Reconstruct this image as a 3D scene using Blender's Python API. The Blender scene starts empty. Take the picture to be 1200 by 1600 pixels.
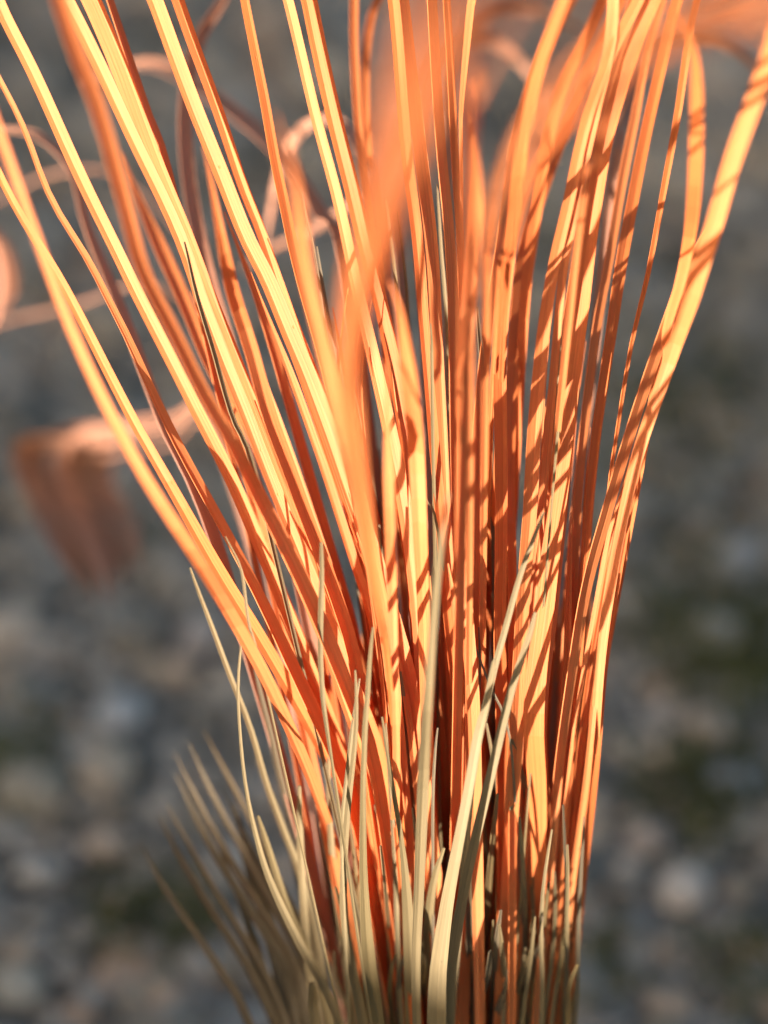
import bpy, math, random
import numpy as np
from mathutils import Vector, Matrix, noise as mnoise
R = math.radians
rnd = random.Random(11)
S = bpy.context.scene
COL = S.collection

# ------------------------------------------------------------------ camera
PITCH = R(32.0)
D = 0.80                                   # focus distance, metres
K = 0.22 / 1200 / D                        # tangent per photo pixel
FWD = Vector((0, math.cos(PITCH), -math.sin(PITCH)))
UP = Vector((0, math.sin(PITCH), math.cos(PITCH)))
RT = Vector((1, 0, 0))
CAM = Vector((0, 0, 0.42)) - FWD * D
cd = bpy.data.cameras.new('camera')
cam = bpy.data.objects.new('camera', cd); COL.objects.link(cam)
cam.location = CAM
cam.rotation_euler = (math.pi / 2 - PITCH, 0, 0)
cd.sensor_fit = 'HORIZONTAL'; cd.sensor_width = 24
cd.lens = 24 / (1200 * K)
cd.clip_start = 0.02; cd.clip_end = 200
cd.dof.use_dof = True
cd.dof.focus_distance = D
cd.dof.aperture_fstop = cd.lens / 24.0      # pupil of 24 mm
S.camera = cam

# ------------------------------------------------------------------ sky, sun, exposure
SUN_EL, SUN_AZ = R(8), R(42)              # azimuth measured from straight behind the camera towards its left
sdir = Vector((-math.sin(SUN_AZ) * math.cos(SUN_EL), -math.cos(SUN_AZ) * math.cos(SUN_EL), math.sin(SUN_EL)))
W = bpy.data.worlds.new('World'); S.world = W; W.use_nodes = True
nt = W.node_tree
sky = nt.nodes.new('ShaderNodeTexSky'); sky.sky_type = 'NISHITA'; sky.sun_disc = False
sky.sun_elevation = SUN_EL
sky.sun_rotation = math.atan2(sdir.x, sdir.y)
sky.air_density = 1.0; sky.dust_density = 2.5; sky.ozone_density = 0.8
nt.links.new(sky.outputs[0], nt.nodes['Background'].inputs[0])
nt.nodes['Background'].inputs[1].default_value = 0.088
sl = bpy.data.lights.new('sun', 'SUN'); sl.energy = 5.0; sl.angle = R(0.53); sl.color = (1.0, 0.89, 0.77)
so = bpy.data.objects.new('sun', sl); COL.objects.link(so)
so.rotation_euler = (-sdir).to_track_quat('-Z', 'Y').to_euler()
S.view_settings.view_transform = 'Standard'; S.view_settings.look = 'None'
S.view_settings.exposure = 1.52; S.view_settings.gamma = 1
S.view_settings.use_curve_mapping = False
S.render.engine = 'CYCLES'
S.cycles.use_denoising = True
try: S.cycles.denoiser = 'OPENIMAGEDENOISE'
except Exception: pass
S.cycles.max_bounces = 10; S.cycles.diffuse_bounces = 6; S.cycles.transmission_bounces = 6

# ------------------------------------------------------------------ helpers
def tag(o, label=None, cat=None, group=None, kind=None):
    if label: o['label'] = label
    if cat: o['category'] = cat
    if group: o['group'] = group
    if kind: o['kind'] = kind
    return o

def link(name, me, mat, parent=None):
    o = bpy.data.objects.new(name, me); COL.objects.link(o)
    if mat: me.materials.append(mat)
    if parent:
        o.parent = parent; o.location = -parent.location
    return o

def at(px, py, d):                          # a point seen at photo pixel (px,py), d metres behind the focus plane
    return CAM + (D + d) * (FWD + RT * (px - 600) * K + UP * (800 - py) * K)

def ground_at(px, py):
    r = FWD + RT * (px - 600) * K + UP * (800 - py) * K
    return CAM + r * (-CAM.z / r.z)

def newmat(name):
    m = bpy.data.materials.new(name); m.use_nodes = True
    t = m.node_tree; t.nodes.clear()
    return m, t, (lambda ty, **kw: mk(t, ty, **kw))

def mk(t, ty, **kw):
    n = t.nodes.new(ty)
    for k, v in kw.items():
        if k in n.inputs: n.inputs[k].default_value = v
        else: setattr(n, k, v)
    return n

def ramp(t, fac, stops):
    n = t.nodes.new('ShaderNodeValToRGB')
    e = n.color_ramp.elements
    while len(e) < len(stops): e.new(0.5)
    for el, (p, c) in zip(e, stops):
        el.position = p; el.color = (*c, 1) if len(c) == 3 else c
    t.links.new(fac, n.inputs[0])
    return n.outputs[0]

# ------------------------------------------------------------------ materials
def blade_mat(name, stops, trans, rough=0.55, tcol=None):
    m, t, N = newmat(name)
    L = t.links.new
    oi = N('ShaderNodeObjectInfo')
    base = ramp(t, oi.outputs['Random'], stops)
    uv = N('ShaderNodeUVMap'); uv.uv_map = 'uv'
    # fine lengthwise fibres
    mp = N('ShaderNodeMapping'); mp.inputs['Scale'].default_value = (2600, 18, 1)
    L(uv.outputs[0], mp.inputs[0])
    off = N('ShaderNodeVectorMath', operation='ADD')
    L(mp.outputs[0], off.inputs[0])
    mul = N('ShaderNodeMath', operation='MULTIPLY'); mul.inputs[1].default_value = 77
    L(oi.outputs['Random'], mul.inputs[0]); L(mul.outputs[0], off.inputs[1])
    fib = N('ShaderNodeTexNoise', Scale=1.0, Detail=2.0); L(off.outputs[0], fib.inputs['Vector'])
    # blotchy dye
    mp2 = N('ShaderNodeMapping'); mp2.inputs['Scale'].default_value = (160, 35, 1)
    L(uv.outputs[0], mp2.inputs[0])
    off2 = N('ShaderNodeVectorMath', operation='ADD'); L(mp2.outputs[0], off2.inputs[0]); L(mul.outputs[0], off2.inputs[1])
    blo = N('ShaderNodeTexNoise', Scale=1.0, Detail=3.0); L(off2.outputs[0], blo.inputs['Vector'])
    f1 = N('ShaderNodeMapRange', **{'From Min': 0.25, 'From Max': 0.75, 'To Min': 0.78, 'To Max': 1.15}); L(fib.outputs[0], f1.inputs[0])
    f2 = N('ShaderNodeMapRange', **{'From Min': 0.25, 'From Max': 0.75, 'To Min': 0.88, 'To Max': 1.10}); L(blo.outputs[0], f2.inputs[0])
    mm = N('ShaderNodeMath', operation='MULTIPLY'); L(f1.outputs[0], mm.inputs[0]); L(f2.outputs[0], mm.inputs[1])
    # sparse tiny scuffs and beads
    mp3 = N('ShaderNodeMapping'); mp3.inputs['Scale'].default_value = (800, 500, 1)
    L(uv.outputs[0], mp3.inputs[0])
    off3 = N('ShaderNodeVectorMath', operation='ADD'); L(mp3.outputs[0], off3.inputs[0]); L(mul.outputs[0], off3.inputs[1])
    vo = N('ShaderNodeTexVoronoi', Scale=1.0); L(off3.outputs[0], vo.inputs['Vector'])
    sep = N('ShaderNodeSeparateColor'); L(vo.outputs['Color'], sep.inputs[0])
    thr = N('ShaderNodeMath', operation='GREATER_THAN'); thr.inputs[1].default_value = 0.975; L(sep.outputs[0], thr.inputs[0])
    dot = N('ShaderNodeMapRange', **{'From Min': 0.28, 'From Max': 0.05, 'To Min': 0.0, 'To Max': 1.0}); L(vo.outputs['Distance'], dot.inputs[0])
    spk = N('ShaderNodeMath', operation='MULTIPLY'); L(thr.outputs[0], spk.inputs[0]); L(dot.outputs[0], spk.inputs[1])
    vm = N('ShaderNodeVectorMath', operation='SCALE'); L(base, vm.inputs[0]); L(mm.outputs[0], vm.inputs['Scale'])
    bp = N('ShaderNodeBump', Strength=0.8, Distance=0.0002); L(fib.outputs[0], bp.inputs['Height'])
    bp2 = N('ShaderNodeBump', Strength=0.5, Distance=0.0003); L(spk.outputs[0], bp2.inputs['Height']); L(bp.outputs[0], bp2.inputs['Normal'])
    pr = N('ShaderNodeBsdfPrincipled', Roughness=rough)
    pr.inputs['Specular IOR Level'].default_value = 0.32
    L(vm.outputs[0], pr.inputs['Base Color']); L(bp2.outputs[0], pr.inputs['Normal'])
    tr = N('ShaderNodeBsdfTranslucent')
    if tcol: tr.inputs[0].default_value = (*tcol, 1)
    else: L(vm.outputs[0], tr.inputs[0])
    mx = N('ShaderNodeMixShader'); mx.inputs[0].default_value = trans
    L(pr.outputs[0], mx.inputs[1]); L(tr.outputs[0], mx.inputs[2])
    out = N('ShaderNodeOutputMaterial'); L(mx.outputs[0], out.inputs[0])
    return m

M_ORANGE = blade_mat('orange_dyed_blade', [(0, (0.83, 0.282, 0.092)), (0.45, (0.85, 0.305, 0.108)), (0.8, (0.81, 0.24, 0.068)), (1, (0.74, 0.21, 0.060))], 0.31, tcol=(0.85, 0.17, 0.012))
M_SKYLIT = blade_mat('skylit_orange_blade', [(0, (0.58, 0.29, 0.19)), (1, (0.52, 0.25, 0.16))], 0.25)  # orange paled to put a skylit look into the drooping blades' colour
M_OLIVE = blade_mat('olive_blade', [(0, (0.25, 0.187, 0.095)), (0.5, (0.31, 0.237, 0.13)), (1, (0.20, 0.148, 0.066))], 0.18, 0.6)
M_BROWN = blade_mat('brown_shade_blade', [(0, (0.17, 0.13, 0.08)), (0.5, (0.23, 0.18, 0.115)), (1, (0.13, 0.092, 0.048))], 0.15, 0.6)  # brown blades; darkened so the colour carries the left fan's shade
M_TAN = blade_mat('tan_blade', [(0, (0.31, 0.235, 0.125)), (1, (0.27, 0.19, 0.085))], 0.2, 0.5)

def stone_mat(name, tint=None):
    m, t, N = newmat(name); L = t.links.new
    ge = N('ShaderNodeNewGeometry')
    col = ramp(t, ge.outputs['Random Per Island'], [(0.0, (0.10, 0.094, 0.082)), (0.22, (0.19, 0.175, 0.15)), (0.45, (0.27, 0.255, 0.235)),
               (0.62, (0.35, 0.325, 0.29)), (0.75, (0.25, 0.22, 0.17)), (0.86, (0.40, 0.33, 0.26)), (0.93, (0.34, 0.24, 0.17)), (1.0, (0.52, 0.48, 0.42))])
    if tint:
        rgb = N('ShaderNodeRGB'); rgb.outputs[0].default_value = (*tint, 1); col = rgb.outputs[0]
    tc = N('ShaderNodeTexCoord')
    n1 = N('ShaderNodeTexNoise', Scale=140.0, Detail=6.0, Roughness=0.7); L(tc.outputs['Object'], n1.inputs['Vector'])
    mr = N('ShaderNodeMapRange', **{'From Min': 0.3, 'From Max': 0.7, 'To Min': 1.1, 'To Max': 1.75}); L(n1.outputs[0], mr.inputs[0])
    vm = N('ShaderNodeVectorMath', operation='SCALE'); L(col, vm.inputs[0]); L(mr.outputs[0], vm.inputs['Scale'])
    wm = N('ShaderNodeVectorMath', operation='MULTIPLY'); L(vm.outputs[0], wm.inputs[0]); wm.inputs[1].default_value = (1.03, 1.0, 0.99); vm = wm
    bp = N('ShaderNodeBump', Strength=0.5, Distance=0.002); L(n1.outputs[0], bp.inputs['Height'])
    pr = N('ShaderNodeBsdfPrincipled', Roughness=0.75); L(vm.outputs[0], pr.inputs['Base Color']); L(bp.outputs[0], pr.inputs['Normal'])
    out = N('ShaderNodeOutputMaterial'); L(pr.outputs[0], out.inputs[0])
    return m

def soil_mat():
    m, t, N = newmat('soil'); L = t.links.new
    tc = N('ShaderNodeTexCoord')
    n1 = N('ShaderNodeTexNoise', Scale=9.0, Detail=8.0, Roughness=0.65); L(tc.outputs['Object'], n1.inputs['Vector'])
    c1 = ramp(t, n1.outputs[0], [(0.3, (0.05, 0.043, 0.034)), (0.55, (0.13, 0.115, 0.095)), (0.75, (0.22, 0.19, 0.155))])
    n2 = N('ShaderNodeTexVoronoi', Scale=45.0); L(tc.outputs['Object'], n2.inputs['Vector'])
    c2 = ramp(t, n2.outputs['Color'], [(0.0, (0.08, 0.075, 0.07)), (0.5, (0.26, 0.24, 0.21)), (1.0, (0.44, 0.40, 0.35))])
    mx = N('ShaderNodeMix', data_type='RGBA'); mx.inputs[0].default_value = 0.55
    L(c1, mx.inputs[6]); L(c2, mx.inputs[7])
    bp = N('ShaderNodeBump', Strength=1.0, Distance=0.01); L(n2.outputs['Distance'], bp.inputs['Height'])
    pr = N('ShaderNodeBsdfPrincipled', Roughness=0.9); L(mx.outputs[2], pr.inputs['Base Color']); L(bp.outputs[0], pr.inputs['Normal'])
    out = N('ShaderNodeOutputMaterial'); L(pr.outputs[0], out.inputs[0])
    return m

def plain_mat(name, c1, c2, scale, rough=0.9):
    m, t, N = newmat(name); L = t.links.new
    tc = N('ShaderNodeTexCoord')
    n1 = N('ShaderNodeTexNoise', Scale=scale, Detail=6.0); L(tc.outputs['Object'], n1.inputs['Vector'])
    c = ramp(t, n1.outputs[0], [(0.3, c1), (0.7, c2)])
    bp = N('ShaderNodeBump', Strength=0.6, Distance=0.01); L(n1.outputs[0], bp.inputs['Height'])
    pr = N('ShaderNodeBsdfPrincipled', Roughness=rough); L(c, pr.inputs['Base Color']); L(bp.outputs[0], pr.inputs['Normal'])
    out = N('ShaderNodeOutputMaterial'); L(pr.outputs[0], out.inputs[0])
    return m

M_STONE = stone_mat('gravel_stone')

# ------------------------------------------------------------------ ground
def build_ground():
    n = 90
    xs = np.concatenate([-np.geomspace(60, 1.6, 12), np.linspace(-1.5, 1.5, n), np.geomspace(1.6, 60, 12)])
    ys = np.concatenate([-np.geomspace(60, 1.1, 12), np.linspace(-1.0, 4.2, 150), np.geomspace(4.3, 90, 12)])
    V = []
    for y in ys:
        for x in xs:
            z = 0.010 * mnoise.noise(Vector((x * 3, y * 3, 0))) - 0.004
            V.append((x, y, z))
    w = len(xs); F = [(j*w+i, j*w+i+1, (j+1)*w+i+1, (j+1)*w+i) for j in range(len(ys)-1) for i in range(w-1)]
    me = bpy.data.meshes.new('ground'); me.from_pydata(V, [], F)
    me.polygons.foreach_set('use_smooth', [True]*len(F))
    tag(link('ground', me, soil_mat()), kind='structure')
build_ground()

def gz(x, y): return 0.010 * mnoise.noise(Vector((x * 3, y * 3, 0))) - 0.004

def ico():
    import bmesh
    b = bmesh.new(); bmesh.ops.create_icosphere(b, subdivisions=2, radius=1.0)
    v = np.array([x.co[:] for x in b.verts]); f = np.array([[q.index for q in p.verts] for p in b.faces]); b.free()
    return v, f
ICO_V, ICO_F = ico()
def ico1():
    import bmesh
    b = bmesh.new(); bmesh.ops.create_icosphere(b, subdivisions=1, radius=1.0)
    v = np.array([x.co[:] for x in b.verts]); f = np.array([[q.index for q in p.verts] for p in b.faces]); b.free()
    return v, f
ICO1_V, ICO1_F = ico1()

def stone_shape(v, rng, rx, ry, rz):
    v = v.copy()
    for _ in range(7):                                   # planar cuts give a chipped, angular pebble
        n = rng.normal(size=3); n /= np.linalg.norm(n); h = rng.uniform(0.62, 0.95)
        d = v @ n; m = d > h
        v[m] -= np.outer(d[m] - h, n) * 0.85
    v *= np.array([rx, ry, rz])
    a = rng.uniform(0, 2*math.pi); c, s = math.cos(a), math.sin(a)
    tilt = rng.normal() * 0.3; ct, st = math.cos(tilt), math.sin(tilt)
    v = v @ np.array([[1, 0, 0], [0, ct, st], [0, -st, ct]]) @ np.array([[c, s, 0], [-s, c, 0], [0, 0, 1]])
    return v

BIG = [  # px, py, size(m), squash, tint, label
    (1105, 1165, 0.0156, 0.75, (0.36, 0.30, 0.25), 'round pinkish brown stone on the gravel right of the orange tuft'),
    (1065, 1405, 0.0148, 0.60, (0.50, 0.45, 0.40), 'pale beige stone in the gravel at lower right'),
    (1010, 1330, 0.0117, 0.70, (0.34, 0.29, 0.26), 'dull brownish stone up and left of the pale beige stone at lower right'),
    (170, 1325, 0.0133, 0.60, (0.42, 0.35, 0.29), 'warm tan stone left of the brown fan of blades'),
    (30, 1540, 0.0148, 0.60, (0.35, 0.33, 0.28), 'flat grey tan stone in the bottom left corner'),
    (190, 1130, 0.0172, 0.55, (0.36, 0.37, 0.38), 'wide pale grey stone at the left below the blurred drooping tips'),
    (60, 1370, 0.0117, 0.70, (0.40, 0.385, 0.36), 'light grey stone near the left edge above the bottom corner'),
    (1150, 880, 0.0172, 0.70, (0.34, 0.34, 0.34), 'round mid grey stone near the right edge halfway up'),
    (1140, 1240, 0.0140, 0.65, (0.33, 0.34, 0.36), 'bluish grey stone near the right edge below the pinkish brown one'),
    (310, 1010, 0.0156, 0.60, (0.38, 0.345, 0.33), 'pinkish grey stone just left of the leaning orange blades'),
]
def build_stones():
    rng = np.random.default_rng(5)
    big = [(ground_at(b[0], b[1]), b[2]) for b in BIG]
    for (px, py, s, q, tint, lab), (p, _) in zip(BIG, big):
        v = stone_shape(ICO_V, rng, s, s * 0.85, s * q)
        me = bpy.data.meshes.new('stone'); me.from_pydata(v.tolist(), [], ICO_F.tolist())
        o = link('stone', me, stone_mat('stone_tint', tint)); o.location = (p.x, p.y, gz(p.x, p.y) + s * q * 0.6)
        tag(o, lab, 'stone')
    VV, FF, off = [], [], 0
    # graded gravel: dense where it is seen, thinner outside
    def field(n, x0, x1, y0, y1, smin, smax, bv, bf, seen_only=False):
        nonlocal off
        for _ in range(n):
            y = rng.uniform(y0, y1); hw = (0.16 * (y + 0.95) + 0.12)
            x = rng.uniform(-hw, hw) if seen_only else rng.uniform(x0, x1)
            s = smin + (smax - smin) * rng.random() ** 2.2
            if any((x-p.x)**2 + (y-p.y)**2 < (bs + s*0.6)**2 for p, bs in big): continue
            if (x-0.028)**2 + (y+0.085)**2 < 0.05**2: continue
            v = stone_shape(bv, rng, s, s * rng.uniform(0.65, 1.0), s * rng.uniform(0.45, 0.8))
            v += np.array([x, y, gz(x, y) + s * rng.uniform(0.05, 0.55)])
            VV.append(v); FF.append(bf + off); off += len(bv)
    field(12500, 0, 0, -0.05, 1.1, 0.0035, 0.013, ICO1_V, ICO1_F, True)
    field(5500, 0, 0, 1.1, 2.6, 0.006, 0.026, ICO1_V, ICO1_F, True)
    field(5500, -1.4, 1.4, -0.9, 4.0, 0.009, 0.026, ICO1_V, ICO1_F)
    V = np.concatenate(VV); F = np.concatenate(FF)
    me = bpy.data.meshes.new('gravel'); me.from_pydata(V.tolist(), [], F.tolist())
    tag(link('gravel', me, M_STONE), 'grey angular gravel scattered over dark soil', 'gravel', kind='stuff')
build_stones()

def build_moss():
    rng = np.random.default_rng(9)
    V, F = [], []
    spots = [(1130, 1020, .035, 900), (1180, 1090, .04, 600), (1040, 690, .06, 700), (1090, 900, .05, 500), (1100, 600, .05, 300),
             (1090, 1270, .025, 500), (270, 1450, .016, 160), (820, 420, .07, 500), (210, 870, .02, 120), (10, 1200, .025, 300),
             (1180, 1540, .02, 200), (930, 1530, .015, 160), (200, 1440, .018, 250)]
    for px, py, r, n in spots:
        c = ground_at(px, py)
        r *= 1.5
        for _ in range(int(n * 0.55)):
            a = rng.uniform(0, 6.283); q = r * math.sqrt(rng.random()) * rng.uniform(.5, 1.25)
            x, y = c.x + q*math.cos(a), c.y + q*math.sin(a)*1.3
            z = gz(x, y) + 0.004 + rng.random()*0.012
            L_ = rng.uniform(.004, .011); a2 = rng.uniform(0, 6.283); w_ = .0018
            dx, dy = math.cos(a2), math.sin(a2); i = len(V)
            V += [(x-dy*w_, y+dx*w_, z), (x+dy*w_, y-dx*w_, z), (x+dx*L_*.7+dy*w_*.6, y+dy*L_*.7-dx*w_*.6, z+L_*.5), (x+dx*L_, y+dy*L_, z+L_*.6)]
            F += [(i, i+1, i+2), (i, i+2, i+3)]
    me = bpy.data.meshes.new('moss'); me.from_pydata(V, [], F)
    tag(link('moss', me, plain_mat('moss', (0.06, 0.065, 0.02), (0.14, 0.14, 0.04), 30)), 'low dark green moss between the stones', 'moss', kind='stuff')
build_moss()

# unseen wall added on the sun's side to keep the gravel in shade
def build_shade_wall():
    g = math.atan2(sdir.y, sdir.x)
    dist = 2.6
    c = Vector((math.cos(g) * dist, math.sin(g) * dist, 0))
    h = SHADE_TOP + dist * math.tan(SUN_EL)
    e = bpy.data.objects.new('added_shade_wall', None); COL.objects.link(e); e.location = c; e.rotation_euler = (0, 0, g + math.pi/2)
    tag(e, 'low grey block wall added unseen behind the camera to shade the gravel', 'wall')
    import bmesh
    def box(name, x0, x1, z0, z1, y0, y1, m):
        b = bmesh.new(); bmesh.ops.create_cube(b, size=1)
        for v in b.verts:
            v.co = Vector(((x0+x1)/2 + v.co.x*(x1-x0), (y0+y1)/2 + v.co.y*(y1-y0), (z0+z1)/2 + v.co.z*(z1-z0)))
        bmesh.ops.bevel(b, geom=b.edges[:], offset=0.004, segments=1, affect='EDGES')
        me = bpy.data.meshes.new(name); b.to_mesh(me); b.free()
        o = bpy.data.objects.new(name, me); COL.objects.link(o); me.materials.append(m); o.parent = e
    m = plain_mat('concrete_block', (0.28, 0.27, 0.25), (0.40, 0.385, 0.36), 12)
    rows = 3; bh = (h - 0.05) / rows
    for r_ in range(rows):
        for k in range(-6, 7):
            x = k * 0.4 + (0.2 if r_ % 2 else 0)
            box('block', x + .004, x + .396, r_*bh + .003 - (0.02 if r_ == 0 else 0), (r_+1)*bh - .003, -.1, .1, m)
    box('mortar', -2.4, 2.8, -0.02, h - .052, -.09, .09, plain_mat('mortar', (0.2, 0.19, 0.18), (0.3, 0.29, 0.27), 40))
    for k in range(-4, 5): box('coping', k*0.58 + .003, k*0.58 + .577, h - .05, h, -.12, .12, m)
SHADE_TOP = 0.275
build_shade_wall()

# ------------------------------------------------------------------ blades
BASE = Vector((0.028, -0.085, 0.0))
def catmull(P, n):
    P = [P[0] * 2 - P[1]] + P + [P[-1] * 2 - P[-2]]
    # by chord length
    seg = [(P[i+1] - P[i]).length for i in range(1, len(P)-2)]
    tot = sum(seg); out = []; 
    for i in range(1, len(P)-2):
        k = max(2, round(n * seg[i-1] / tot))
        for j in range(k):
            t = j / k
            a, b, c, d = P[i-1], P[i], P[i+1], P[i+2]
            out.append(0.5 * ((2*b) + (c-a)*t + (2*a-5*b+4*c-d)*t*t + (3*b-a-3*c+d)*t**3))
    out.append(P[-2])
    return out

def smooth(L, it):
    for _ in range(it):
        L = [L[0]] + [(L[i-1] + 2*L[i] + L[i+1]) / 4 for i in range(1, len(L)-1)] + [L[-1]]
    return L

NBL = [0]
def blade(name, parent, mat, pts, w, d=(0, 0), roll=(0, 0), fold=32, crease=0.4, tip=0.06, ext=True, hook=0.0, to_base=True, blunt=False):
    """pts run tip to foot in photo pixels (an optional third value is the depth in cm); w is the seen width in px, a number or a list along the blade."""
    n = len(pts)
    acc = [0]
    for i in range(1, n): acc.append(acc[-1] + math.dist(pts[i][:2], pts[i-1][:2]))
    P = []
    for i, p in enumerate(pts):
        s = acc[i] / acc[-1]
        if len(p) > 2: dd = p[2]
        elif len(d) == 3: dd = (d[0] + (d[1]-d[0])*s*2) if s < .5 else (d[1] + (d[2]-d[1])*(s*2-1))
        else: dd = d[0] + (d[1]-d[0]) * s
        dd = dd * 1.55 if dd < -3 else dd
        dd += max(0, (p[1] - 1130) / 470) * (5.0 if parent is tuft else 2.2)   # the feet stand farther back
        P.append(at(p[0], p[1], dd / 100))
    wl = w if isinstance(w, (list, tuple)) else [w, w]
    n_top = 0
    if ext:                                       # goes on above the picture, bending over under its weight
        t0 = (P[0] - P[1]).normalized()
        out_ = Vector((t0.x, t0.y, 0)); L_ = rnd.uniform(0.10, 0.16)
        e1 = P[0] + t0 * L_ * .5 + Vector((0, 0, -L_*.03))
        e2 = P[0] + t0 * L_ * .85 + Vector((0, 0, -L_*.14)) + out_ * L_ * .15
        P = [e2, e1] + P; n_top = 2
    n_vis_end = len(P) - 1
    if to_base:
        q = P[-1]; t1 = (P[-1] - P[-2]).normalized()
        r_ = Vector((q.x - BASE.x, q.y - BASE.y, 0))
        b = BASE + r_ * 0.14 + Vector((rnd.uniform(-.008, .008), rnd.uniform(-.01, .01), 0))
        if r_.length > .16: b = BASE + r_.normalized() * .048
        b.z = 0
        mid = q.lerp(b, 0.5)
        k = min(.04, (q - b).length * .25)
        mid = mid * .75 + (q + t1 * (q - b).length * .5) * .25
        P += [mid, b, b + Vector((0, 0, -.02))]
    if len(P) < 3: P = [P[0], (P[0]+P[1])/2, P[1]]
    length = sum((P[i+1]-P[i]).length for i in range(len(P)-1))
    C = catmull(P, max(24, int(length / 0.009)))
    C = smooth(C, 2)
    m = len(C); cum = [0]
    for i in range(1, m): cum.append(cum[-1] + (C[i]-C[i-1]).length)
    tot = cum[-1]
    # where the traced stretch lies along the curve
    def near(q): return min(range(m), key=lambda i: (C[i]-q).length_squared)
    s0, s1 = cum[near(P[n_top])] / tot, cum[near(P[n_vis_end])] / tot
    seed = rnd.uniform(0, 100); NBL[0] += 1
    V, F, UV = [], [], []
    th = 0.00016
    n_prev = None
    jf = rnd.uniform(.8, 1.2)
    for i, c in enumerate(C):
        s = cum[i] / tot
        u = min(1, max(0, (s - s0) / max(1e-6, s1 - s0)))
        x = u * (len(wl)-1); j = min(int(x), len(wl)-2); wpx = wl[j] + (wl[j+1]-wl[j]) * (x - j)
        t = (C[min(i+1, m-1)] - C[max(i-1, 0)]).normalized()
        dep = (c - CAM).dot(FWD)
        rr = R(roll[0] + (roll[1]-roll[0]) * u + 6 * mnoise.noise(Vector((seed, s*4, 0))))
        width = wpx * K * dep / max(.45, math.cos(rr)) * (1 + .05 * mnoise.noise(Vector((seed+9, s*7, 1))))
        if s < tip: width *= (0.6 + .4 * math.sqrt(s / tip)) if blunt else max(.06, (s / tip)) ** .7
        if to_base and s > s1: width *= 1 - .5 * (s - s1) / (1 - s1 + 1e-6)
        tocam = (CAM - c).normalized()
        nn = (tocam - t * tocam.dot(t))
        if n_prev is not None and nn.length < .25: nn = n_prev - t * n_prev.dot(t)
        nn.normalize(); n_prev = nn
        nn = Matrix.Rotation(-rr, 3, t) @ nn
        # blades run tip to foot, so t points down; across then points to the picture's right
        ac = nn.cross(t).normalized()
        fo = math.tan(R(fold * 1.0)) * jf * (1 if i < m - 3 else .4)
        cr = crease
        L_ = c - ac * width * cr; Rr = c + ac * width * (1-cr)
        dpt = min(cr, 1-cr) * width * fo
        M_ = c - nn * dpt * (1 if fo >= 0 else 1)
        tv = nn * th
        for q in (L_, M_, Rr): V.append(q + tv)
        for q in (Rr, M_, L_): V.append(q - tv)
        UV.append(s * tot)
        if i:
            a = (i-1)*6; b2 = i*6
            for k2 in range(6):
                F.append((a+k2, a+(k2+1) % 6, b2+(k2+1) % 6, b2+k2))
    F.append(tuple(range(5, -1, -1))); F.append(tuple(range((m-1)*6, m*6)))
    me = bpy.data.meshes.new(name); me.from_pydata([v[:] for v in V], [], F)
    ul = me.uv_layers.new(name='uv')
    ax = [0, .003, .006, .006, .003, 0]
    for poly in me.polygons:
        for li in poly.loop_indices:
            vi = me.loops[li].vertex_index
            ul.data[li].uv = (ax[vi % 6], UV[vi // 6])
    me.polygons.foreach_set('use_smooth', [False]*len(me.polygons))
    return link(name, me, mat, parent)

tuft = bpy.data.objects.new('orange_grass_tuft', None); COL.objects.link(tuft); tuft.location = BASE
tag(tuft, 'tall tuft of bright orange dyed grass blades fanning up from the gravel', 'grass tuft', kind='thing')
olive = bpy.data.objects.new('olive_grass_tuft', None); COL.objects.link(olive); olive.location = BASE + Vector((0.0, -0.012, 0))
tag(olive, 'short olive and khaki grass blades around the foot of the orange tuft', 'grass tuft', kind='thing')
brown = bpy.data.objects.new('brown_fan_tuft', None); COL.objects.link(brown); brown.location = BASE + Vector((-0.05, 0.04, 0))
tag(brown, 'blurred fan of dull brown grass blades leaning left at the bottom', 'grass tuft', kind='thing')

#   points, width(s), depth cm (tip, foot), roll (tip, foot; + turns away to the right), fold (+ channel, - keel), crease
A = []
def a(pts, w, d=(0, 0), roll=(0, 0), fold=28, crease=.35, **k): A.append((pts, w, d, roll, fold, crease, k))

# left, sharp and near sharp
a([(-25,225),(5,290),(35,345),(70,400),(100,450),(140,528),(180,608),(215,675),(260,752),(310,842),(355,920),(400,990),(440,1060),(480,1130),(520,1210),(550,1290)], [14,17,20,26,26,18], (0.5,-1,3), (-15,-6))
a([(40,330),(72,420),(105,510),(150,610),(200,710),(250,792),(300,867),(350,950),(385,1010),(420,1075),(455,1150),(485,1220),(513,1300),(532,1360)], [16,22,25,25,22,16], (-6,-4,2.5), (-25,0), 18, .3)
a([(-12,105),(0,130),(38,200),(58,265),(88,335),(135,400),(165,466),(195,520),(225,590),(258,660),(294,730),(333,800),(368,865),(402,930),(435,1000),(472,1080),(506,1150),(535,1220),(560,1300)], [10,11,13,17,20,25,26], (.5,0,1), (0,62), 14, .3)
a([(-20,-35),(3,25),(33,80),(63,143),(97,220),(130,293),(167,367),(183,400),(213,463),(253,540),(287,607),(322,677),(358,745),(385,810),(412,875),(447,960),(482,1045),(512,1120),(545,1205),(570,1290)], [24,25,26,27,24,18], (0,0,3), (-14,-4))
a([(78,-50),(97,10),(118,80),(143,135),(163,200),(182,267),(200,333),(215,400),(230,440),(256,488),(285,545),(318,617),(350,665),(378,720),(400,765),(432,825),(470,900),(505,980),(537,1060),(567,1140),(592,1225)], [28,28,26,26,28,28,24], (-8,-4,0), (25,45), 20, .5)
a([(85,-30),(100,0),(133,63),(167,133),(200,207),(233,273),(267,343),(290,400),(307,455),(330,515),(353,577),(377,633),(402,700),(435,785),(472,875),(510,970),(545,1060),(572,1135),(600,1215)], [28,26,25,25,26,24], (-.5,0,1), (-14,2))
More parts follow.
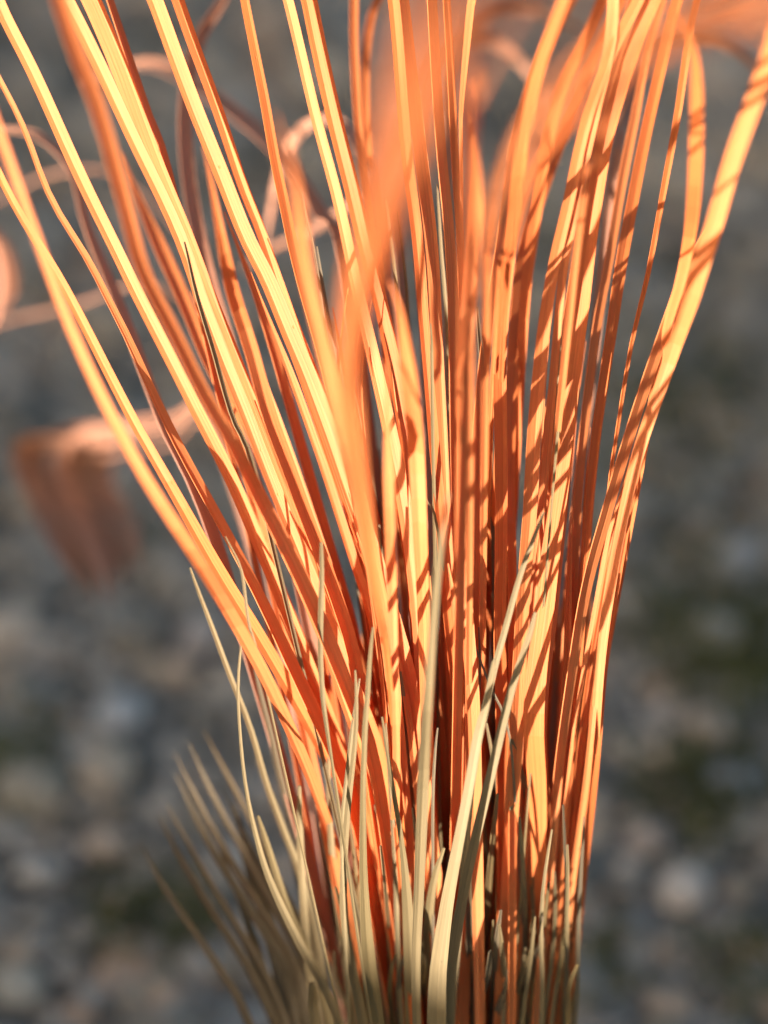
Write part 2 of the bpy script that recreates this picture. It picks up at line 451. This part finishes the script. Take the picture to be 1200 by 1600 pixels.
a([(130,-40),(150,0),(185,82),(213,157),(240,233),(267,300),(293,360),(314,415),(338,480),(365,542),(395,620),(427,700),(459,785),(491,872),(522,960),(551,1050),(577,1150)], [38,34,28,25,24,24], (.5,.5,2), (-14,2), 26, .72)
a([(158,-40),(172,0),(200,85),(222,150),(246,222),(270,290)], [12,14,12], (1.5,1.5), (50,50), 10, .5)
a([(215,-50),(237,0),(262,70),(288,140),(311,200),(335,257),(361,325),(384,383),(408,425),(428,473),(449,527),(470,573),(490,627),(511,683),(533,750),(553,805),(580,880),(603,955),(623,1030),(643,1120)], [30,30,30,34,36,32], (-.5,0,1), (-15,-6), 26, .28)
a([(262,-40),(277,0),(295,53),(315,105),(338,167),(362,240),(383,305),(402,345),(420,400),(443,470),(466,530),(488,590),(507,640),(527,700),(547,770),(564,830),(583,900),(603,980)], [24,22,20,26,30,26], (.3,.8,2), (-14,2), 30, .45)
a([(378,-40),(385,0),(395,50),(407,110),(420,173),(431,245),(444,300),(455,357),(466,405),(483,470),(505,540),(523,610),(537,667),(556,740),(574,820),(590,900)], [16,18,19,20,24,26], (0,0,1), (5,55), 16, .7)
a([(428,180,-11),(440,217,-11),(458,267,-10),(467,367,-8),(475,433,-7),(497,517,-6),(514,600,-5),(538,700,-4),(560,780,-3),(575,860,-2),(592,950,-1),(608,1040,0)], [16,26,28,30,28], (0,0), (-22,-5), 18, .35, ext=False)
a([(438,-30),(447,0),(461,57),(477,127),(494,200),(513,267),(530,333),(543,400),(558,467),(576,543),(590,607),(605,673),(619,743),(630,800),(640,870),(648,950),(655,1040)], [20,21,22,26,30,28], (-.3,0,1), (-16,-6), 26, .3)
a([(470,-30),(478,0),(491,67),(508,143),(524,213),(541,277),(557,347),(570,400),(587,460),(601,520),(617,600),(630,683),(640,740),(650,810),(658,900)], [30,30,28,28,24], (.6,.8,2), (-14,2), 30, .3)
a([(600,520),(612,570),(622,630),(631,690),(637,740)], [6,10,8], (.4,.4), (65,65), 8, .5, ext=False)
a([(553,-30),(552,20),(552,83),(557,167),(563,240),(573,300),(584,383),(595,470)], 15, (6,5), (30,30), 22, .4)
a([(620,-50),(587,0),(573,50),(568,133),(573,213),(580,300),(592,383),(604,470)], [14,17,17,18], (9,6), (35,20), 22, .4)
# centre
a([(608,-40),(613,0),(620,67),(627,167),(634,250),(646,333),(654,400),(659,483),(670,600),(677,700),(687,800),(697,930),(705,1000),(713,1080),(721,1165)], [22,22,22,18,20,24,26], (0,0,1.5), (-5,30), 22, .4)
a([(626,-40),(634,0),(643,83),(653,167),(661,233),(669,300),(678,367),(683,440),(687,540),(692,640),(697,740),(700,840),(706,930)], [24,25,25,22,22,24], (.3,.5,1.5), (0,20), 30, .72)
a([(676,-40),(678,0),(683,100),(687,167),(693,250),(703,333),(708,400),(713,500),(715,600),(717,700),(720,800),(724,900),(730,1000)], [18,18,20,24,26], (.5,1,2), (50,58), 14, .7)
a([(699,-40),(700,0),(706,100),(710,183),(714,267),(720,333),(723,400),(728,520),(733,640),(738,760)], [13,14,15,18], (1,2), (40,50), 18, .7)
a([(747,-30),(738,0),(731,67),(724,133),(720,200),(722,280)], [17,14,8,7], (0,1), (-14,2), 16, .6)
a([(734,125,-7),(739,200,-7),(737,267,-6),(733,367,-5),(729,450,-4),(721,567,-4),(720,667,-3),(718,800,-2),(721,900,-1),(727,990,-.5),(733,1066,-.2),(738,1150,0)], [24,34,32,30,24,26,24], (0,0), (-15,0), 18, .3, ext=False)
a([(610,440,-6),(625,480,-6),(630,540,-5),(640,620,-4),(648,700,-3),(652,780,-3),(655,860,-2),(660,950,-1)], [26,32,30,24], (0,0), (-25,-15), 18, .4, ext=False)
F0 = [(730,-60,-30),(700,-20,-28),(668,80,-26),(640,170,-24),(612,270,-22),(588,360,-19),(560,450,-16),(546,530,-13),(543,610,-10),(552,700,-8),(572,830,-5),(592,960,-3),(612,1100,0)]
for k_, (ox, dz) in enumerate(((-26, 0), (0, -1.5), (24, 1), (44, -1))):
    a([(p[0] + ox * (1 - i_/12) , p[1], p[2] + dz) for i_, p in enumerate(F0)], [17, 21, 23, 21, 18, 13, 11], (0,0), (-30 + 6*k_, -12), 14, .45, ext=False)
# right
a([(925,-50),(893,0),(867,50),(843,100),(823,167),(807,233),(795,300),(786,370),(780,410),(768,480),(757,567),(749,660),(745,740),(742,830),(741,930)], [20,22,24,20,18,22,26], (8,1.5,1), (30,55), 16, .6)
a([(870,40),(840,120),(825,200),(812,280),(805,360),(795,433),(785,533),(785,620),(787,700),(787,800),(786,900),(784,1033),(788,1133)], [22,24,26,24,22,22], (-5,-1,1.5), (-8,45), 20, .7)
a([(962,-40),(960,0),(957,67),(947,107),(937,150),(927,190),(917,233),(905,290),(895,340),(886,400),(876,470)], [22,24,24,22,16], (-3,-1.5), (-12,10), 18, .6)
a([(990,-40),(975,0),(950,50),(922,110),(900,167),(875,233),(855,285),(834,350),(821,400),(813,483),(805,567),(800,667),(799,800),(803,880)], [20,22,24,26,22,16], (9,4,1), (10,45), 20, .7)
a([(960,-40),(943,0),(925,50),(898,100),(877,140),(858,213),(844,300),(834,367),(825,440),(818,520)], [22,24,24,20], (7,3), (-10,0), 20, .6)
a([(1020,-50),(1000,0),(975,45),(945,110),(920,180),(905,240),(894,300),(880,360),(869,405),(854,490),(846,567),(840,633),(835,700),(831,800),(824,867),(817,967),(813,1060),(809,1140)], [22,22,22,24,26,24,28], (-3,-1.5,1), (0,25), 20, .6)
a([(1003,-30),(985,30),(965,100),(948,170),(933,240),(924,300),(914,370),(902,440),(887,533),(872,600),(860,667),(852,800),(843,900),(838,1000)], [22,22,24,26,24,22], (5,1.5,1.5), (35,55), 14, .6)
a([(1050,-40),(1027,0),(1010,40),(990,90),(973,150),(954,205),(943,267),(933,333),(923,400),(917,467),(907,533),(899,600),(892,667),(886,733),(876,800),(865,890),(857,967),(848,1033),(841,1117),(843,1190),(848,1270)], [30,30,30,32,34,36,38,40,34], (-2.9,-.5,1), (-14,-10), 18, .75)
a([(1025,40),(1007,100),(1000,150),(987,217),(973,283),(960,367),(951,420),(935,500),(926,567),(918,633),(910,700),(903,800),(897,900),(893,1000),(887,1100)], [14,18,16,16,16,16], (5,2,2), (20,55), 16, .6)
a([(1075,-40),(1060,0),(1041,73),(1033,110),(1020,167),(1009,217),(993,300),(981,367),(973,405),(960,500),(947,583),(934,667),(927,733),(921,800),(915,890),(910,980)], [20,22,22,22,18,16,14], (4,1,2), (0,55), 18, .6)
a([(1100,-40),(1082,33),(1074,83),(1067,133),(1057,200),(1040,283),(1021,393),(1006,460),(993,510),(983,560),(971,633),(961,700),(953,750),(945,840)], [12,14,12,9,7,6,6], (-3,0,1), (15,45), 14, .6)
a([(1020,-5),(1052,15),(1078,50),(1090,90),(1093,135),(1095,200),(1091,300),(1083,370),(1072,425),(1055,490),(1035,560)], [18,20,27,26,22,16], (-7,-1), (-12,0), 16, .75, ext=False)
a([(1225,-20),(1210,50),(1192,107),(1165,183),(1143,240),(1126,300),(1108,367),(1093,405),(1078,460),(1053,533),(1031,600),(1013,650),(997,700),(985,745),(972,800),(960,867),(950,925),(940,990),(933,1050),(929,1110),(924,1180),(917,1250),(906,1330),(896,1400),(888,1480)], [34,34,34,24,20,20,22,24], (-7,-1,3), (-10,0), 18, .35)
a([(1140,270),(1118,335),(1094,385),(1070,430),(1050,490),(1028,550),(1006,615),(987,675),(970,730),(953,790),(940,835),(927,880),(913,940),(903,1000),(893,1067),(883,1133),(874,1200),(868,1270),(865,1340)], [16,20,20,20,18,16,18], (-2,-.5,2), (40,60), 12, .6, ext=False)
a([(1000,700),(958,800),(945,870),(930,950),(917,1020),(905,1090),(895,1160),(886,1240)], [6,9,8,8], (.6,1.5), (-20,-10), 10, .5, ext=False)
a([(990,740),(965,810),(952,880),(940,950),(925,1030),(915,1100),(906,1180),(897,1270)], [7,10,12,12], (1,2), (20,30), 14, .5, ext=False)
a([(985,720),(968,790),(955,850),(942,920),(932,990),(922,1060),(912,1140),(903,1230),(895,1320)], [8,10,14,22], (.8,2.5), (-30,-20), 12, .5, ext=False)
a([(760,340,-12),(785,280,-13),(800,233,-14),(830,180,-15),(870,125,-16),(930,70,-18),(1010,25,-20),(1100,-5,-22)][::-1] + [(742,420,-9),(735,520,-6),(735,640,-4)], [11,12,13,13,13], (0,0), (20,20), 18, .5)
a([(1260,-15,-24),(1200,0,-24),(1130,15,-23),(1050,38,-22),(985,75,-19),(910,120,-16),(850,175,-14),(805,235,-12),(778,300,-9),(765,400,-6),(760,500,-4)], [12,12,12,14,14], (0,0), (10,20), 18, .5)
a([(1240,60,-22),(1180,30,-22),(1100,40,-20),(1040,70,-18),(985,120,-14),(950,190,-10),(925,270,-7),(905,350,-4)], [13,14,14,14], (0,0), (0,20), 18, .5)
a([(1215,170,18),(1190,112,18),(1150,76,18),(1100,55,17),(1040,60,15),(1000,110,12),(975,200,9),(955,300,6)], [18,20,20,18], (0,0), (20,20), 18, .5, ext=False)
# between the left fan and the centre
a([(392,425),(420,500),(447,570),(472,640),(497,710),(520,780),(545,860),(570,940),(590,1020)], [8,16,18,18], (.5,1.5), (-10,0), 26, .3, ext=False)
a([(350,330),(385,420),(420,520),(448,620),(470,700),(492,780),(515,860),(540,950),(562,1040)], [10,18,20,20], (3,3), (35,45), 16, .4, ext=False)
a([(378,500),(402,560),(432,650),(462,730),(492,820),(520,910),(548,1000)], [8,14,16,16], (1.5,2.5), (-15,0), 20, .5, ext=False)
a([(470,520),(492,600),(515,680),(535,760),(556,840),(578,930),(598,1020)], [8,16,18,18], (1.5,2.5), (-15,10), 22, .5, ext=False)
a([(520,480),(540,580),(560,680),(578,770),(596,860),(612,960)], [7,13,16,16], (2,3), (30,40), 16, .5, ext=False)
# lower orange
a([(628,780),(640,850),(646,930),(655,1010),(656,1100),(651,1200),(645,1300)], [20,22,24,22], (1,2.5), (50,50), 14, .5, ext=False)
a([(735,700),(738,800),(742,900),(746,1000),(748,1100),(746,1200),(742,1300)], [24,28,30,28], (2,3), (45,50), 12, .5, ext=False)
a([(750,1120),(750,1200),(752,1280),(746,1360),(741,1440),(745,1520),(750,1600)], [22,30,30,28], (2,5), (-15,10), 16, .5, ext=False)
a([(790,1060),(787,1150),(786,1250),(780,1340),(776,1420),(774,1520)], [18,22,22,20], (2,5), (-15,0), 16, .5, ext=False)
a([(826,1150),(833,1240),(838,1350),(840,1450),(843,1520),(842,1600)], [16,20,20,18], (3,5), (-15,0), 16, .5, ext=False)
a([(604,560,-5),(606,700,-4),(609,800,-3.5),(612,900,-3),(615,1000,-2.5),(618,1100,-2),(620,1200,-1),(617,1290,0),(613,1370,1),(613,1430,2),(619,1500,3),(631,1570,4)], [10,20,20,14,15,18,20,20], (0,0), (-15,-5), 16, .5, ext=False)
a([(672,900),(676,1000),(683,1090),(690,1180),(696,1260),(690,1340),(684,1420)], [16,22,24,20], (1.5,4), (-18,0), 16, .5, ext=False)
a([(560,880),(575,960),(592,1040),(606,1120),(618,1200),(628,1290),(634,1400)], [16,24,26,24], (1.5,4), (40,50), 14, .5, ext=False)
a([(520,880),(540,960),(560,1040),(577,1120),(592,1200),(603,1290),(612,1380)], [18,24,26,24], (2,4), (40,50), 14, .5, ext=False)
a([(480,880),(505,960),(530,1040),(552,1120),(572,1200),(588,1290),(600,1380)], [18,24,24,22], (2,4), (30,50), 14, .5, ext=False)
a([(595,900),(608,1000),(620,1080),(634,1160),(645,1250),(652,1350)], [16,20,22,20], (0,3), (-10,0), 20, .4, ext=False)
a([(430,820),(465,900),(495,975),(525,1060),(550,1140),(575,1230)], [14,18,18,16], (-1,1), (-10,0), 22, .4, ext=False)
a([(700,880),(712,960),(722,1040),(730,1120),(735,1200),(738,1290)], [18,22,22,20], (.5,3), (-12,30), 18, .4, ext=False)
# behind, out of focus
a([(-60,215,14),(0,200,13),(60,205,12),(105,250,11),(124,292,10),(130,340,9),(160,412,8),(200,510,6),(240,620,4),(282,720,3),(330,820,3)], [12,13,18,20], (0,0), (58,58), 12, .5, ext=False)
a([(130,130,20),(200,97,19),(250,100,18),(285,117,17),(335,150,16),(385,190,15),(430,232,13),(475,290,11),(510,350,9),(545,440,6)], [20,22,22,20,20], (0,0), (58,58), 12, .5, ext=False)
a([(385,-60,13),(350,0,12),(320,43,12),(300,90,11),(288,160,10),(290,233,9),(297,300,8),(307,350,7),(320,410,6),(345,500,5),(375,590,4),(410,690,3),(445,790,3)], [22,22,22,22], (0,0), (35,20), 20, .5, ext=False)
a([(318,230),(327,267),(340,333),(353,400),(372,480),(397,545),(418,640),(438,690),(460,750),(478,800),(503,865),(527,930),(548,1000),(565,1080)], [16,26,28,26,24], (-4,-2,1), (15,45), 24, .6, ext=False)
a([(190,240,9),(205,285,9),(228,335,8),(256,400,7),(285,460,6),(312,530,5),(345,610,4),(380,700,3)], [18,26,26,22], (0,0), (35,20), 16, .5, ext=False)
a([(-60,350,28),(0,310,27),(50,283,26),(100,267,25),(160,265,23),(225,300,18),(280,370,13),(330,470,8)], [4,4,4,5], (0,0), (58,58), 12, .5, ext=False)
a([(-70,560,30),(-10,505,29),(67,490,27),(150,467,25),(205,445,22),(265,455,17),(320,510,12),(370,600,8)], [5,5,5,6], (0,0), (58,58), 12, .5, ext=False)
for k_ in range(11):
    q_ = k_ / 10; e_ = rnd.uniform(-8, 8); dz = rnd.uniform(-3, 4)
    tx, ty = 128 + 92*q_ + e_, 900 + 45*math.sin(q_*3.1) - 40*q_ + rnd.uniform(-16, 12)
    ux, uy = 22 + 138*q_ + e_, 715 + 34*q_ + rnd.uniform(-8, 8)
    a([(tx, ty+10, 25+dz), (tx*.7+ux*.3 - 3 + 10*q_, ty*.7+uy*.3, 30+dz), (tx*.35+ux*.65 - 3 + 6*q_, ty*.35+uy*.65, 35+dz), (ux, uy, 35+dz), (ux+16, uy-26, 35+dz),
       (ux*.6+72, 690+e_*2.4, 33+dz), (175, 685+e_*3.6, 29), (267, 672+e_*3.4, 22), (345, 700+e_*2, 14)], [14, 22, 20, 9, 3, 3, 4], (0,0), (-20,-20), 10, .5, ext=False)
for k_ in range(4):
    e_ = rnd.uniform(-6, 6)
    a([(-14+7*k_, 520-14*k_, 24), (2+7*k_, 455+e_, 24), (-2+5*k_, 395+e_, 23), (-34, 345+e_, 22), (-90, 320, 20)], [8, 11, 10, 6, 5], (0,0), (65,60), 8, .5, ext=False, to_base=False)
for k_ in range(6):                                     # fine blurred tips arching over at the upper right, nearer than the focus
    e_ = rnd.uniform(-28, 28); f_ = rnd.uniform(-30, 40); dz = rnd.uniform(-4, 4)
    a([(1260, -20+e_+f_*.5, -19+dz), (1180, 6+e_, -19+dz), (1090, 34+e_, -18+dz), (1010, 72+e_, -16), (935, 128+e_, -13), (870, 200+e_*.7, -10), (820+e_*.3, 290, -7), (795+e_*.3, 400, -4), (780+e_*.3, 520, -2)], [7, 8, 9, 9, 7], (0,0), (rnd.uniform(-20, 50), 10), 12, .5, ext=False)
a([(380,420,22),(410,395,21),(455,375,20),(520,340,18),(565,310,15),(600,330,12),(625,420,8)], [13,13,14,14], (0,0), (58,58), 12, .5, ext=False)
a([(415,380,18),(428,300,17),(445,240,16),(480,195,14),(530,190,12),(570,250,9),(595,350,6)], [16,18,18,16], (0,0), (58,58), 12, .5, ext=False)
a([(870,170,26),(820,100,25),(760,60,23),(700,70,20),(665,130,16),(655,220,11),(660,330,7)], [20,22,20,16], (0,0), (58,58), 12, .5, ext=False)
a([(930,60,24),(860,20,23),(790,10,22),(735,40,18),(705,110,13),(700,220,8)], [20,20,18,16], (0,0), (58,58), 12, .5, ext=False)
a([(800,-30,-26),(770,60,-22),(745,150,-16),(735,260,-10)], [20,22,20], (0,0), (58,58), 12, .5)

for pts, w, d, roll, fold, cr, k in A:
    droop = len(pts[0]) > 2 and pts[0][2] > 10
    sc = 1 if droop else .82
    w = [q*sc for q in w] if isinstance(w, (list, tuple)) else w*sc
    ob = blade('drooping_blade' if droop else 'blade', tuft, M_SKYLIT if droop else M_ORANGE, pts, w, d, roll, fold, cr, **k)

# more blades standing just behind the traced ones: they fill the crown's foot and stay mostly hidden above
def root_crown(parent, mat, rad, seed):
    rng = np.random.default_rng(seed)
    V, F = [], []; n = 20; rings = [(-.01, 1.0), (.012, 1.0), (.03, .86), (.05, .6), (.06, .2)]
    for z, q in rings:
        for k in range(n):
            t = 2*math.pi*k/n; q2 = q * rad * (1 + rng.uniform(-.12, .12) + (.08 if k % 2 else -.08))
            V.append((math.cos(t)*q2, math.sin(t)*q2, z))
    for j in range(len(rings)-1):
        for k in range(n): F.append((j*n+k, j*n+(k+1) % n, (j+1)*n+(k+1) % n, (j+1)*n+k))
    F.append(tuple(range(len(V)-n, len(V))))
    me = bpy.data.meshes.new('root_crown'); me.from_pydata(V, [], F)
    o_ = link('root_crown', me, mat, parent); o_.location = (0, 0, 0)
front = [q for q in A if q[0][-1][1] > 900 and q[0][0][1] < 60]
def side(x): return (x - 700) / 500
cnt = 0
for rep in range(4):
    for pts, w, d, roll, fold, cr, k in front:
        y0 = rnd.uniform(300, 800) if rep < 2 else rnd.uniform(560, 900)
        pts = [p for p in pts if p[1] > y0]
        if len(pts) < 4: continue
        j = rnd.uniform(-12, 12); de = rnd.uniform(-.4, 3.0)
        m = len(pts)
        P2 = [(p[0] + j * (1 - .3*i/m) + 3*math.sin(i*.6 + j), p[1], de + i/m * rnd.uniform(1, 2)) for i, p in enumerate(pts)]
        wm = (sum(w)/len(w) if isinstance(w, (list, tuple)) else w) * rnd.uniform(.3, .6)
        blade('blade', tuft, M_ORANGE, P2, [wm*.5, wm, wm], (0, 0), (rnd.uniform(-20, 40), rnd.uniform(-10, 60)), rnd.choice((20, 26)), rnd.uniform(.3, .7), ext=False, tip=.2)
for i in range(44):
    u = (i + rnd.random()) / 44
    xb = 585 + 300 * u; x1 = 470 + 470 * u + rnd.uniform(-12, 12)
    yt = rnd.uniform(820, 1080); de = rnd.uniform(2.5, 6)
    xt = xb + (x1 - xb) * (1600 - yt) / 750
    P2 = [(xt, yt, de), ((xt*2+xb)/3 + rnd.uniform(-6, 6), yt + (1600-yt)/3, de + 1), ((xt+xb*2)/3, yt + 2*(1600-yt)/3, de + 2), (xb, 1600, de + 2.5)]
    blade('blade', tuft, M_ORANGE, P2, [11, 15, 15], (0, 0), (rnd.uniform(-20, 60), rnd.uniform(0, 60)), 18, .5, ext=False)

# ------------------------------------------------------------------ olive, khaki and tan blades
def o(pts, w, d=(0, 1), roll=(0, 0), fold=16, cr=.5, mat=M_OLIVE, parent=olive, **k):
    blade('blade', parent, mat, pts, w, d, roll, fold, cr, ext=False, tip=k.pop('tip', .03), blunt=k.pop('blunt', True), **k)
o([(850,800),(833,843),(814,893),(800,943),(786,997),(774,1035),(762,1090),(750,1140),(738,1200)], [7,9,11,12], (-2,-1.5,-.5), (0,0))
o([(772,1033),(764,1083),(755,1120),(744,1160),(737,1210),(726,1267),(710,1350),(697,1417),(687,1500),(682,1600)], [9,15,16,20,26,30], (-2.5,-2.5,0), (-12,-8), 12)
o([(837,957),(827,997),(808,1047),(793,1100),(779,1160),(763,1227),(747,1293),(731,1360),(717,1433),(706,1500),(698,1600)], [9,13,15,15,18,22], (-2,-2,.5), (-12,-8), 12)
o([(700,770),(690,833),(683,900),(677,967),(672,1033),(667,1117),(662,1200),(660,1267),(657,1333),(653,1440),(650,1560)], [8,12,16,18,16,14], (-5,-3,0), (0,10), 14)
o([(502,847),(503,890),(502,933),(500,1000),(502,1067),(508,1120),(520,1200)], [8,9,8,5], (-2,-1), (0,0))
o([(352,838),(366,865),(379,890),(383,933),(388,973),(396,1003),(410,1050)], [3,5,5,4], (-1.5,-1), mat=M_TAN)
o([(297,887),(313,933),(333,983),(353,1040),(373,1090),(393,1140),(407,1193),(420,1237),(440,1287),(458,1340),(480,1400)], [5,8,9,10,12], (1,4), mat=M_OLIVE)
o([(378,1000),(372,1050),(372,1100),(376,1160),(382,1220),(393,1277),(407,1333),(420,1373),(440,1417),(467,1473),(500,1533),(529,1595)], [5,5,6,10,13,14], (-.5,2), mat=M_OLIVE)
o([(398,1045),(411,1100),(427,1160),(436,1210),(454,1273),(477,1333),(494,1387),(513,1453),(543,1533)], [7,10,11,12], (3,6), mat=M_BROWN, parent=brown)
o([(583,980),(577,1033),(575,1083),(570,1133),(568,1200),(567,1283),(567,1350),(570,1417),(574,1483),(583,1550),(591,1600)], [6,9,10,13,20,20], (-2,-1.5,1))
o([(555,1047),(558,1100),(555,1167),(548,1217),(540,1300),(536,1367),(537,1433),(544,1483),(557,1550),(568,1600)], [5,8,11,13,16], (-1.5,1.5))
o([(562,1060),(553,1117),(545,1180),(540,1250),(533,1330)], [4,7,7,6], (-1,0))
o([(597,1120),(610,1210),(620,1267),(627,1310),(633,1367),(637,1417),(641,1500),(644,1600)], [5,7,8,16,20,22], (-1,1.5))
o([(603,1130),(607,1200),(614,1290),(620,1400),(622,1500)], [4,6,8,8], (0,2))
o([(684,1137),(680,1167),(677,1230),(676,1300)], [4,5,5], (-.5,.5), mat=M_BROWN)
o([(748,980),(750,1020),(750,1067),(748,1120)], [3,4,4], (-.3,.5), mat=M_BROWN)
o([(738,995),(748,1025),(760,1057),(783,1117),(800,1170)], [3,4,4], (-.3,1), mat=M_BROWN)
o([(694,1325),(681,1360),(673,1400),(667,1467),(660,1533),(657,1600)], [7,14,16,16], (0,3))
o([(802,1410),(798,1440),(790,1483),(781,1533),(777,1600)], [10,22,24,26], (3,5))
o([(808,1345),(812,1370),(820,1417),(826,1483),(824,1600)], [8,12,15,16], (3,5))
o([(831,1305),(842,1335),(853,1370),(860,1417),(864,1483),(864,1600)], [10,16,20,24], (3,5.5))
o([(760,1130),(768,1165),(779,1230),(790,1300),(797,1380)], [6,9,10,9], (1,3))
o([(800,1155),(812,1195),(828,1260),(842,1330),(848,1400)], [6,9,10,9], (1,4))
o([(822,1095),(830,1150),(841,1195),(850,1260),(858,1340)], [6,9,10,9], (1,4))
o([(487,1535),(490,1565),(494,1605)], [12,16,18], (1,3))
o([(468,1228),(468,1300),(472,1367),(478,1467),(490,1560)], [8,12,13,14], (2,4))
o([(403,1275),(417,1317),(434,1373),(453,1433),(478,1483),(503,1550)], [7,11,13,14], (2,4), mat=M_OLIVE)
o([(515,1150),(512,1230),(518,1330),(530,1430),(545,1540)], [5,9,12,12], (2,4))
o([(625,1050),(632,1110),(640,1180),(642,1270),(646,1380)], [6,11,12,10], (.5,3), (45,30))
o([(620,940),(628,1010),(636,1080),(641,1150)], [6,10,10], (.8,2), (20,30))
o([(592,820),(596,880),(601,940),(606,1000)], [6,9,9], (1.5,2), (20,30))
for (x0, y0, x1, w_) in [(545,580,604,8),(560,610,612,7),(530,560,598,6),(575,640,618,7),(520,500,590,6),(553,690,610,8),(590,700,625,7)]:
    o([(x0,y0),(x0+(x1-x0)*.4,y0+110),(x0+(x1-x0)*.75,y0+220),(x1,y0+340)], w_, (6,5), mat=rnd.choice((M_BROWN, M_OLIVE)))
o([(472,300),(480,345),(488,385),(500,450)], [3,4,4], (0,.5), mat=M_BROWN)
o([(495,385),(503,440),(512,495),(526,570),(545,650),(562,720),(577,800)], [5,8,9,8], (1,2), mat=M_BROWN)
o([(603,308),(612,385),(620,450),(626,530),(636,620)], [5,6,6], (.5,1.5), mat=M_TAN)
o([(620,330),(630,400),(636,460),(640,560)], [3,5,5], (1.5,1.5))
o([(683,288),(688,367),(693,450),(701,550)], [4,6,6], (1,2))
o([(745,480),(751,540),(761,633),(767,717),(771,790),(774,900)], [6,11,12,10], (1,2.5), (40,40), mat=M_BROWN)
o([(660,763),(666,782),(674,800),(688,850)], [3,4,4], (-.5,.5))
o([(881,462),(878,510),(872,590)], [3,3,3], (-.6,-.3), mat=M_TAN)
o([(884,585),(879,625),(873,668),(866,740)], [3,5,4], (-1,-.8), mat=M_TAN)
o([(673,505),(675,550),(675,600)], [3,6,6], (-.5,-.4), mat=M_OLIVE)
o([(288,378),(297,415),(308,467),(330,533),(344,587),(361,647),(378,690),(405,760)], [4,6,7,7], (-.8,-.5), (40,30), mat=M_OLIVE)
# dull fan at lower left
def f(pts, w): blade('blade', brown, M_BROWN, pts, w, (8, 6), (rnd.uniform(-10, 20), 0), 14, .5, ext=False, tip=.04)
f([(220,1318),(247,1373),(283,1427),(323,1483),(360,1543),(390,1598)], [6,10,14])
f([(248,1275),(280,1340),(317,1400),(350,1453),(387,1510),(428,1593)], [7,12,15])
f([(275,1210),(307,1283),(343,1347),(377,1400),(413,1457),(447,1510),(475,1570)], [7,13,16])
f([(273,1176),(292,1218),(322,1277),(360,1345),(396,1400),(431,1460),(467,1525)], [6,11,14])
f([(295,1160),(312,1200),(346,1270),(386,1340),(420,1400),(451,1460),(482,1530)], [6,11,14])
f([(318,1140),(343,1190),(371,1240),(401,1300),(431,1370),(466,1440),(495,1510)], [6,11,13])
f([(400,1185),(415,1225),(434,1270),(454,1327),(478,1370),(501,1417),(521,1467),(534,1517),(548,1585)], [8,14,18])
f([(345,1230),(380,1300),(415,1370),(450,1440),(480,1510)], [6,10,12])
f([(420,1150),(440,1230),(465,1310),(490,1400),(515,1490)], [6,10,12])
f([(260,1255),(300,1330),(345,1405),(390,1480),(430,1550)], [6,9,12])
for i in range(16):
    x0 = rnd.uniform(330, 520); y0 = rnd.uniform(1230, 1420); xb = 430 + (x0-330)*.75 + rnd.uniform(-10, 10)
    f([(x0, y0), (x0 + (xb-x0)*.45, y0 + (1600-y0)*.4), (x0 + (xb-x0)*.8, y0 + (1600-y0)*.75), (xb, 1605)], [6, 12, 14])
# thin olive blades low down among the orange ones and at the right foot
for i in range(66):
    xb = rnd.uniform(540, 900) if i % 3 else rnd.uniform(740, 905)
    y0 = rnd.uniform(1240, 1520); x0 = xb + (xb - 730) * .12 + rnd.uniform(-26, 26)
    wb = rnd.uniform(5, 11); kx = rnd.uniform(-10, 10)
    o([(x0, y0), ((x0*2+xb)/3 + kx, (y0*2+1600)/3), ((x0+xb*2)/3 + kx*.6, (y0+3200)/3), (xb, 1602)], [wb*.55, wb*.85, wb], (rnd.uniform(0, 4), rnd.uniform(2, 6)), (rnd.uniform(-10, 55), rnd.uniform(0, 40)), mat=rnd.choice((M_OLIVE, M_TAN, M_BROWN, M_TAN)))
print('blades', NBL[0])

M_ROOT = plain_mat('root_crown', (0.06, 0.04, 0.022), (0.12, 0.085, 0.045), 120)
root_crown(tuft, M_ROOT, .024, 1); root_crown(olive, M_ROOT, .018, 2); root_crown(brown, M_ROOT, .018, 3)
